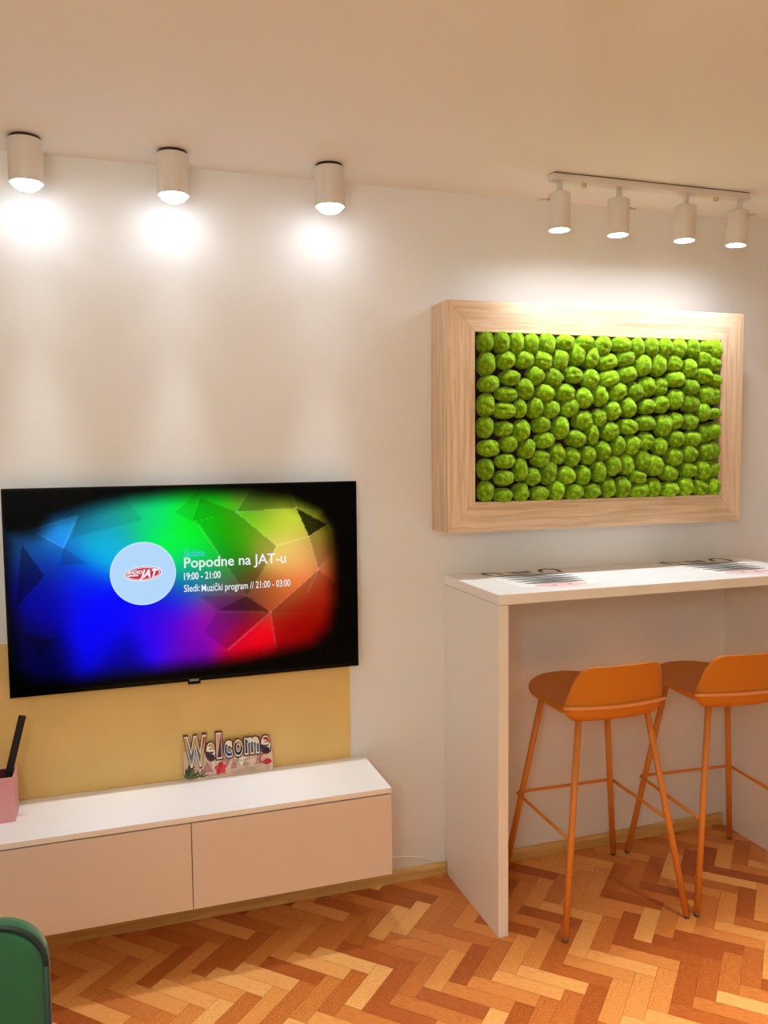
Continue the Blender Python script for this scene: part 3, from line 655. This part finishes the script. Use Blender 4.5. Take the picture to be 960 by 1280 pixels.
# ------------------------------------------------------------------ mustard panel, floating cabinet
CX0, CX1, CZ0, CZ1, CD = -0.43, 0.8139, 0.1989, 0.4814, 0.2995
tag(box('wall_panel', -0.386, 0.7635, -0.006, -0.0005, CZ1 + 0.0006, 0.9725, M_gold, bev=0.0008), 'flat mustard yellow panel on the wall behind and below the television', 'panel')
cab = thing('floating_cabinet', 'long low white wall-hung cabinet with plain doors under the television', 'cabinet', (CX0, -CD / 2, CZ0))
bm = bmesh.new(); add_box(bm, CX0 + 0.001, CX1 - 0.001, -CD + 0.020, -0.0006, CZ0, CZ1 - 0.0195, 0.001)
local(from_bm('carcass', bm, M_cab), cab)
local(box('top_board', CX0, CX1, -CD, -0.0006, CZ1 - 0.0175, CZ1, M_top, bev=0.001), cab)
local(box('door_gap_shadow', CX0 + 0.004, CX1 - 0.004, -CD + 0.006, -CD + 0.0195, CZ0 + 0.004, CZ1 - 0.018, M_gap, bev=0), cab).name = 'door_gap_shade'  # dark sheet behind the doors stands in for shade in the gaps
xm = 0.1925
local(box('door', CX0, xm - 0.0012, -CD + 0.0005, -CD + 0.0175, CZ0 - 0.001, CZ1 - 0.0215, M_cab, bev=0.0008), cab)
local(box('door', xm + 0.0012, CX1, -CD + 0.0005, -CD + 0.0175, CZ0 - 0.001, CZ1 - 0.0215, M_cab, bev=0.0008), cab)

# ------------------------------------------------------------------ welcome plaque
PX, PW = 0.196, 0.291
plq = thing('welcome_plaque', 'small colourful Welcome plaque with flamingo leaning on the white cabinet', 'plaque', (PX, -0.030, CZ1 + 0.0006))
plq.rotation_euler = (R(-8.5), 0, 0)
M_pl = mat('plaque_beige', lin(222, 190, 166), 0.55, var=0.12, scale=30)
PM = {k: mat('plaque_' + k, lin(*c), 0.5) for k, c in dict(maroon=(88, 12, 30), red=(190, 24, 36), pinkish=(232, 160, 150), cream=(244, 232, 214), gold=(206, 164, 84), blue=(28, 74, 140), navy=(22, 26, 62), purple=(84, 24, 70), teal=(24, 104, 140), leaf=(44, 66, 44), olive=(98, 100, 62), mauve=(186, 132, 132), gray=(120, 104, 96), rose=(222, 60, 84)).items()}
bm = bmesh.new()
# plate outline with surfboard bump on one end
pts = [(0.004, 0)] + [(PW - 0.004, 0), (PW, 0.004), (PW, 0.085), (PW - 0.006, 0.094), (0.20, 0.090), (0.10, 0.085), (0.03, 0.088), (0.022, 0.098), (0.013, 0.103), (0.004, 0.096), (0, 0.08), (0, 0.004)]
a = [bm.verts.new((x, 0, z)) for x, z in pts]; b = [bm.verts.new((x, 0.006, z)) for x, z in pts]
bm.faces.new(a); bm.faces.new(b[::-1])
for k in range(len(pts)): bm.faces.new((a[k], b[k], b[(k + 1) % len(pts)], a[(k + 1) % len(pts)]))
bmesh.ops.recalc_face_normals(bm, faces=bm.faces[:])
def tri(bm, x, z, w, h, mi, up=True): poly(bm, [(x, z), (x + w, z), (x + w / 2, z + h)] if up else [(x, z + h), (x + w / 2, z), (x + w, z + h)], -0.0004, mi)
for x, z, w, h, mi, up in ((0.055, 0.020, 0.04, 0.035, 1, True), (0.085, 0.022, 0.035, 0.04, 2, False), (0.125, 0.03, 0.03, 0.03, 1, False), (0.150, 0.022, 0.022, 0.034, 3, True), (0.172, 0.024, 0.03, 0.034, 2, False), (0.23, 0.026, 0.024, 0.034, 3, True), (0.09, 0.03, 0.025, 0.028, 2, True)): tri(bm, x, z, w, h, mi, up)
for zz, x0, x1 in ((0.012, 0.07, 0.12), (0.007, 0.075, 0.14), (0.013, 0.16, 0.23), (0.007, 0.15, 0.25), (0.018, 0.19, 0.24)): poly(bm, [(x0, zz), (x1, zz), (x1, zz + 0.0014), (x0, zz + 0.0014)], -0.0005, 4)
me = bpy.data.meshes.new('plate'); bm.to_mesh(me); bm.free()
plate = link('plate', me, [M_pl, PM['mauve'], PM['cream'], PM['mauve'], PM['gray']], plq)
def letter(ch, x, z, w, cap, cols):
    bm = bmesh.new()
    text_bm(bm, ch, x - 0.004, z - 0.003, w + 0.008, cap + 0.006 , -0.001, 0, off=0.075, depth=0.003)
    text_bm(bm, ch, x - 0.001, z - 0.001, w + 0.002, cap + 0.002, -0.0048, 1, off=0.05)
    text_bm(bm, ch, x + 0.001, z, w - 0.002, cap, -0.0054, 2, off=0.01)
    # patchwork colours: split fill faces by height and slant
    n = len(cols)
    for f in bm.faces:
        if f.material_index == 2:
            c = f.calc_center_median(); u = (c.z - z) / cap + 0.35 * ((c.x - x) / w - 0.5)
            f.material_index = 2 + max(0, min(n - 1, int(u * n)))
    return from_bm('letter', bm, [PM['maroon'], PM['cream']] + [PM[c] for c in cols], plq)
letter('W', 0.004, 0.050, 0.070, 0.088, ['cream', 'teal', 'gold', 'red'])
letter('e', 0.074, 0.066, 0.027, 0.068, ['navy', 'cream', 'gold', 'pinkish'])
letter('l', 0.107, 0.066, 0.016, 0.074, ['purple', 'purple', 'pinkish', 'red'])
letter('c', 0.132, 0.066, 0.025, 0.068, ['blue', 'blue', 'cream', 'gold'])
letter('o', 0.163, 0.066, 0.029, 0.068, ['navy', 'navy', 'gold', 'red'])
letter('m', 0.199, 0.068, 0.048, 0.068, ['purple', 'teal', 'cream', 'pinkish'])
letter('e', 0.254, 0.068, 0.029, 0.068, ['navy', 'cream', 'red', 'maroon'])
# leaves
bm = bmesh.new()
def leaf(bm, x, z, l, w, ang, mi):
    ca, sa = math.cos(R(ang)), math.sin(R(ang)); P = []
    for k in range(13):
        s = k / 12; P.append((l * s, w * math.sin(PI * s) ** 0.8))
    for k in range(11, 0, -1):
        s = k / 12; P.append((l * s, -w * math.sin(PI * s) ** 0.8))
    poly(bm, [(x + u * ca - v * sa, z + u * sa + v * ca) for u, v in P], -0.0008 - 0.0001 * random.random(), mi)
for a_, l, mi in ((95, .036, 0), (70, .036, 0), (45, .04, 1), (25, .044, 0), (120, .02, 1), (8, .05, 1), (58, .05, 1), (80, .05, 0)): leaf(bm, 0.010, 0.006, l, 0.0048, a_, mi)
for a_, l in ((110, .03), (75, .03), (45, .028), (15, .03)): leaf(bm, 0.052, 0.006, l, 0.0028, a_, 1)
from_bm('leaf_motif', bm, [PM['leaf'], PM['olive']], plq)
bm = bmesh.new()
for k in range(5):
    a_ = 72 * k + 20; leaf(bm, 0.118, 0.028, 0.022, 0.0085, a_, k % 2)
ribbon(bm, [(0.118, 0.028), (0.124, 0.038), (0.126, 0.052)], 0.003, -0.0012, 1, 'xz')
from_bm('flower_motif', bm, [PM['rose'], PM['red']], plq)
bm = bmesh.new()
ribbon(bm, [(0.262, 0.030), (0.251, 0.032), (0.247, 0.042), (0.252, 0.052), (0.259, 0.058), (0.258, 0.066), (0.251, 0.067), (0.247, 0.061)], [.006, .005, .004, .004, .004, .004, .005, .003], -0.0010, 0, 'xz')
poly(bm, [(0.258, 0.026), (0.268, 0.022), (0.282, 0.024), (0.288, 0.030), (0.282, 0.039), (0.270, 0.042), (0.260, 0.036)], -0.0012, 0)
ribbon(bm, [(0.270, 0.024), (0.270, 0.006)], 0.0015, -0.0010, 1, 'xz'); ribbon(bm, [(0.276, 0.024), (0.277, 0.006)], 0.0015, -0.0010, 1, 'xz')
from_bm('flamingo_motif', bm, [PM['red'], PM['gray']], plq)
bm = bmesh.new()
ribbon(bm, [(0.166, 0.030), (0.170, 0.046), (0.175, 0.054), (0.178, 0.048), (0.172, 0.044)], 0.0022, -0.0008, 0, 'xz')
ribbon(bm, [(0.178 + 0.0042 * k, 0.044 + 0.0035 * math.sin(k * 1.9) + 0.0006 * k) for k in range(10)], 0.0018, -0.0008, 0, 'xz')
text_bm(bm, 'Bar', 0.190, 0.026, 0.026, 0.015, -0.0008, 0, shear=.3)
from_bm('script_writing', bm, [PM['gray']], plq)

# ------------------------------------------------------------------ pink box and stick
def open_box():
    x0, x1, y0, y1, z0, z1, t = -0.425, -0.2935, -0.160, -0.066, CZ1 + 0.0006, 0.6135, 0.004
    o = thing('pink_box', 'open pink box standing at the cut-off end of the white cabinet', 'box', ((x0 + x1) / 2, (y0 + y1) / 2, z0))
    bm = bmesh.new()
    for q in ((x0, x1, y0, y0 + t), (x0, x1, y1 - t, y1), (x0, x0 + t, y0 + t, y1 - t), (x1 - t, x1, y0 + t, y1 - t)): add_box(bm, q[0], q[1], q[2], q[3], z0, z1, 0.0006)
    add_box(bm, x0 + t, x1 - t, y0 + t, y1 - t, z0, z0 + t, 0)
    local(from_bm('shell', bm, M_pink), o)
    bm = bmesh.new(); i = t + 0.0004; e = 0.001
    for q in ((x0 + i, x1 - i, y0 + i, y0 + i + e), (x0 + i, x1 - i, y1 - i - e, y1 - i), (x0 + i, x0 + i + e, y0 + i + e, y1 - i - e), (x1 - i - e, x1 - i, y0 + i + e, y1 - i - e)): add_box(bm, q[0], q[1], q[2], q[3], z0 + t + 0.0006, z1 - 0.004, 0)
    local(from_bm('lining', bm, M_pinkin), o)
open_box()
bm = bmesh.new(); add_box(bm, -0.0105, 0.0105, -0.004, 0.004, 0, 0.302, 0.0015)
st = from_bm('black_stick', bm, M_black)
st.location = (-0.343, -0.118, CZ1 + 0.0066); st.rotation_euler = (0, R(14.5), 0)
tag(st, 'thin flat black stick leaning out of the pink box', 'stick')

# ------------------------------------------------------------------ cord
P = [(0.80, -0.0035, 0.094), (0.86, -0.0035, 0.093), (0.914, -0.0035, 0.0915), (0.95, -0.0035, 0.090), (0.99, -0.0035, 0.084), (1.04, -0.0035, 0.066), (1.08, -0.006, 0.053), (1.119, -0.010, 0.0485)]
tag(tube('power_cord', P, 0.0024, M_cord, None, 8), 'thin white power cord running along the wall between cabinet and bar', 'cord')

# ------------------------------------------------------------------ green velvet chair
def chair():
    ox, oy = -0.462, -1.145
    t = thing('armchair', 'green velvet upholstered chair with dark piping at the bottom corner of the photo', 'chair', (ox, oy, 0))
    hw, zt, zb, rc = 0.325, 0.702, 0.20, 0.088
    def outl(hw, zt, zb, rc, n=12):
        P = []
        for cx, cz, a0 in ((hw - rc, zt - rc, 0), (-hw + rc, zt - rc, PI / 2), (-hw + rc * .5, zb + rc * .5, PI), (hw - rc * .5, zb + rc * .5, 1.5 * PI)):
            r = rc if a0 < 3 else rc * .5
            for k in range(n + 1):
                a = a0 + PI / 2 * k / n; P.append((cx + r * math.cos(a), cz + r * math.sin(a)))
        return P
    bm = bmesh.new(); rings = []
    for s, y in [(0.02, -0.016), (0.3, -0.015), (0.6, -0.012), (0.85, -0.006), (0.95, 0.0), (0.985, 0.006), (1.0, 0.014), (1.004, 0.024), (1.0, 0.036), (0.98, 0.047), (0.93, 0.055), (0.8, 0.062), (0.4, 0.066), (0.02, 0.067)]:
        d = (1 - s) * 0.32
        rings.append([bm.verts.new(((x * s if s < .8 else x - math.copysign(min(d, .3), x) * min(1, abs(x) / .2)), y, (zb + zt) / 2 + ((z - (zb + zt) / 2) * s if s < .8 else (z - (zb + zt) / 2) - math.copysign(min(d, .3), z - (zb + zt) / 2) * min(1, abs(z - (zb + zt) / 2) / .15)))) for x, z in outl(hw, zt, zb, rc)])
    n = len(rings[0])
    for a, b in zip(rings, rings[1:]):
        for k in range(n): bm.faces.new((a[k], a[(k + 1) % n], b[(k + 1) % n], b[k]))
    bm.faces.new(rings[0]); bm.faces.new(rings[-1][::-1])
    back = from_bm('backrest', bm, M_velvet, t, smooth=True)
    for yy in (0.006,):
        P = [(x * 0.987, yy, (zb + zt) / 2 + (z - (zb + zt) / 2) * 0.984) for x, z in outl(hw, zt, zb, rc)]
        P.append(P[0]); tube('piping', P, 0.0052, M_pipe, back, 8)
    bm = bmesh.new(); add_box(bm, -0.27, 0.27, -0.57, -0.022, 0.22, 0.43, 0.04, 4); o = from_bm('seat', bm, M_velvet, t, smooth=True)
    for sx in (-1, 1):
        for yy in (0.03, -0.52): tube('leg', [(sx * 0.23, yy, 0.0006), (sx * 0.21, yy + (0 if yy > 0 else .02), 0.225)], [0.011, 0.018], M_chairleg, t, 12)
chair()

# ------------------------------------------------------------------ lamps
def light(name, kind, parent, loc, power, color=LAMP_C, rot=(0, 0, 0), size=1.0, blend=1.0, rad=0.03):
    l = bpy.data.lights.new(name, kind); l.energy = power; l.color = color
    if kind == 'SPOT': l.spot_size = size; l.spot_blend = blend
    l.shadow_soft_size = rad
    o = bpy.data.objects.new(name, l); COL.objects.link(o); o.parent = parent; o.location = loc; o.rotation_euler = rot
    return o
def ceiling_lamp(x, y, label, watt=LAMP_W, cone=LAMP_CONE, col=LAMP_C, bulb=M_bulb, core=CORE_W):
    t = thing('ceiling_lamp', label, 'lamp', (x, y, ZC), 0, 'white cylinder ceiling lamps')
    lathe('mounting_plate', [(0, -0.0005), (0.040, -0.0005), (0.042, -0.003), (0.042, -0.0085), (0, -0.0085)], M_dark, t)
    lathe('housing', [(0, -0.009), (0.045, -0.009), (0.0465, -0.011), (0.0465, -0.125), (0.0455, -0.127), (0.042, -0.127), (0.040, -0.118), (0, -0.118)], M_lampw, t, 48)
    lathe('bulb', [(0, -0.1183), (0.039, -0.1183), (0.0395, -0.124), (0.0385, -0.130), (0.034, -0.137), (0.026, -0.1425), (0.014, -0.1455), (0, -0.1465)], bulb, t, 40)
    light('lamp_beam', 'SPOT', t, (0, 0, -0.150), watt, col, size=R(cone), rad=0.03)
    if core: light('lamp_core', 'SPOT', t, (0, 0, -0.152), core, col, size=R(34), rad=0.03)
ceiling_lamp(-0.195, -0.131, 'white cylinder ceiling lamp farthest from the track light')
ceiling_lamp(0.207, -0.130, 'middle one of the three white cylinder ceiling lamps')
ceiling_lamp(0.680, -0.150, 'white cylinder ceiling lamp nearest the track light')

trk = thing('track_light', 'white ceiling track light with four small spotlight heads above the moss picture', 'lamp', (1.77, -0.285, ZC))
bm = bmesh.new(); add_box(bm, 1.383, 2.161, -0.300, -0.262, ZC - 0.0235, ZC - 0.0035, 0.0012); rail = local(from_bm('rail', bm, M_lampw), trk)
bm = bmesh.new(); add_box(bm, 1.390, 2.154, -0.296, -0.266, ZC - 0.0034, ZC - 0.0004, 0); local(from_bm('mounting_strip', bm, M_dark), trk)
for xx in (1.505, 2.03):
    local(lathe('fixing_screw', [(0, -0.036), (0.0075, -0.036), (0.0085, -0.034), (0.0085, -0.024), (0, -0.024)], M_brass, None, 14, (xx, -0.281, ZC)), trk)
def head(x, pin, tilt, px=0):
    h = lathe('spot_head', [(0, -0.062), (0.033, -0.062), (0.0355, -0.065), (0.0355, -0.177), (0.0345, -0.1785), (0.0325, -0.1785), (0.0318, -0.168), (0, -0.168)], M_lampw, trk, 40, Vector((x, -0.281, ZC)) - Vector(trk.location))
    h.rotation_euler = (R(tilt), R(px), 0)
    lathe('stem', [(0, -0.024), (0.0075, -0.024), (0.0095, -0.032), (0.0095, -0.0618), (0, -0.0618)], M_lampw, h, 20)
    lathe('bulb', [(0, -0.1682), (0.031, -0.1682), (0.031, -0.1705), (0.022, -0.174), (0.010, -0.1755), (0, -0.176)], M_spotbulb, h, 32)
    d = Vector(pin).normalized(); tube('adjusting_pin', [Vector((0, 0, -0.082)) + d * 0.035, Vector((0, 0, -0.082)) + d * 0.073 + Vector((0, 0, -.003))], 0.0032, M_brass, h, 8)
    light('spot_beam', 'SPOT', h, (0, 0, -0.18), SPOT_W, size=R(SPOT_CONE), rad=0.025)
head(1.415, (-1, 0.1, 0), 0); head(1.638, (1, 0.15, 0), 1); head(1.906, (0.6, 0.8, 0), 1, 1); head(2.135, (0.1, -1, 0), 3, 3)

# unseen copies of the ceiling lamp, added as fill light for the floor
ceiling_lamp(-0.45, -1.56, 'added unseen fill lamp, a white ceiling cylinder above the green chair', DOWN_W, DOWN_CONE, DOWN_C, M_fillglow, 0)
ceiling_lamp(0.70, -1.56, 'added unseen fill lamp, a white ceiling cylinder above the open floor', DOWN_W, DOWN_CONE, DOWN_C, M_fillglow, 0)
ceiling_lamp(1.85, -1.56, 'added unseen fill lamp, a white ceiling cylinder in front of the bar', DOWN_W, DOWN_CONE, DOWN_C, M_fillglow, 0)

# glowing globe added behind the camera, unseen, to fill the room with light
gl = thing('fill_globe', 'added unseen fill light, a hanging white globe at the back of the room', 'lamp', (GLOBE_X, GLOBE_Y, ZC))
lathe('canopy', [(0, -0.0005), (0.05, -0.0005), (0.05, -0.012), (0.03, -0.025), (0, -0.025)], M_lampw, gl, 32)
tube('cable', [(0, 0, -0.025), (0, 0, -0.30)], 0.003, M_dark, gl, 8)
M_globe = mat('fill_globe_glow', (1, 1, 1), 0.4, emit=GLOBE_C, strength=GLOBE_S)
lathe('globe', [(0.15 * math.sin(PI * k / 24), -0.45 + 0.15 * math.cos(PI * k / 24)) for k in range(25)], M_globe, gl, 40)

# ------------------------------------------------------------------ camera and surrounding air
cd = bpy.data.cameras.new('camera'); co = bpy.data.objects.new('camera', cd); COL.objects.link(co)
fw = Vector((0.3124535350418048, 0.9469348636528147, -0.0754132113008395)); rt = Vector((0.9493492680382299, -0.31405874126247296, -0.010152551989933638)); up = Vector((0.03329798365001847, 0.06842127618991387, 0.99710068360692))
mt = Matrix((rt, up, -fw)).transposed().to_4x4(); mt.translation = (0.0, -2.7185, 1.55)
co.matrix_world = mt
cd.sensor_fit = 'VERTICAL'; cd.sensor_height = 32.0; cd.lens = 1036.29 / 1280 * 32.0; cd.clip_start = 0.02
SC.camera = co
w = bpy.data.worlds.new('world'); SC.world = w; w.use_nodes = True
w.node_tree.nodes['Background'].inputs['Color'].default_value = (0.02, 0.018, 0.016, 1)
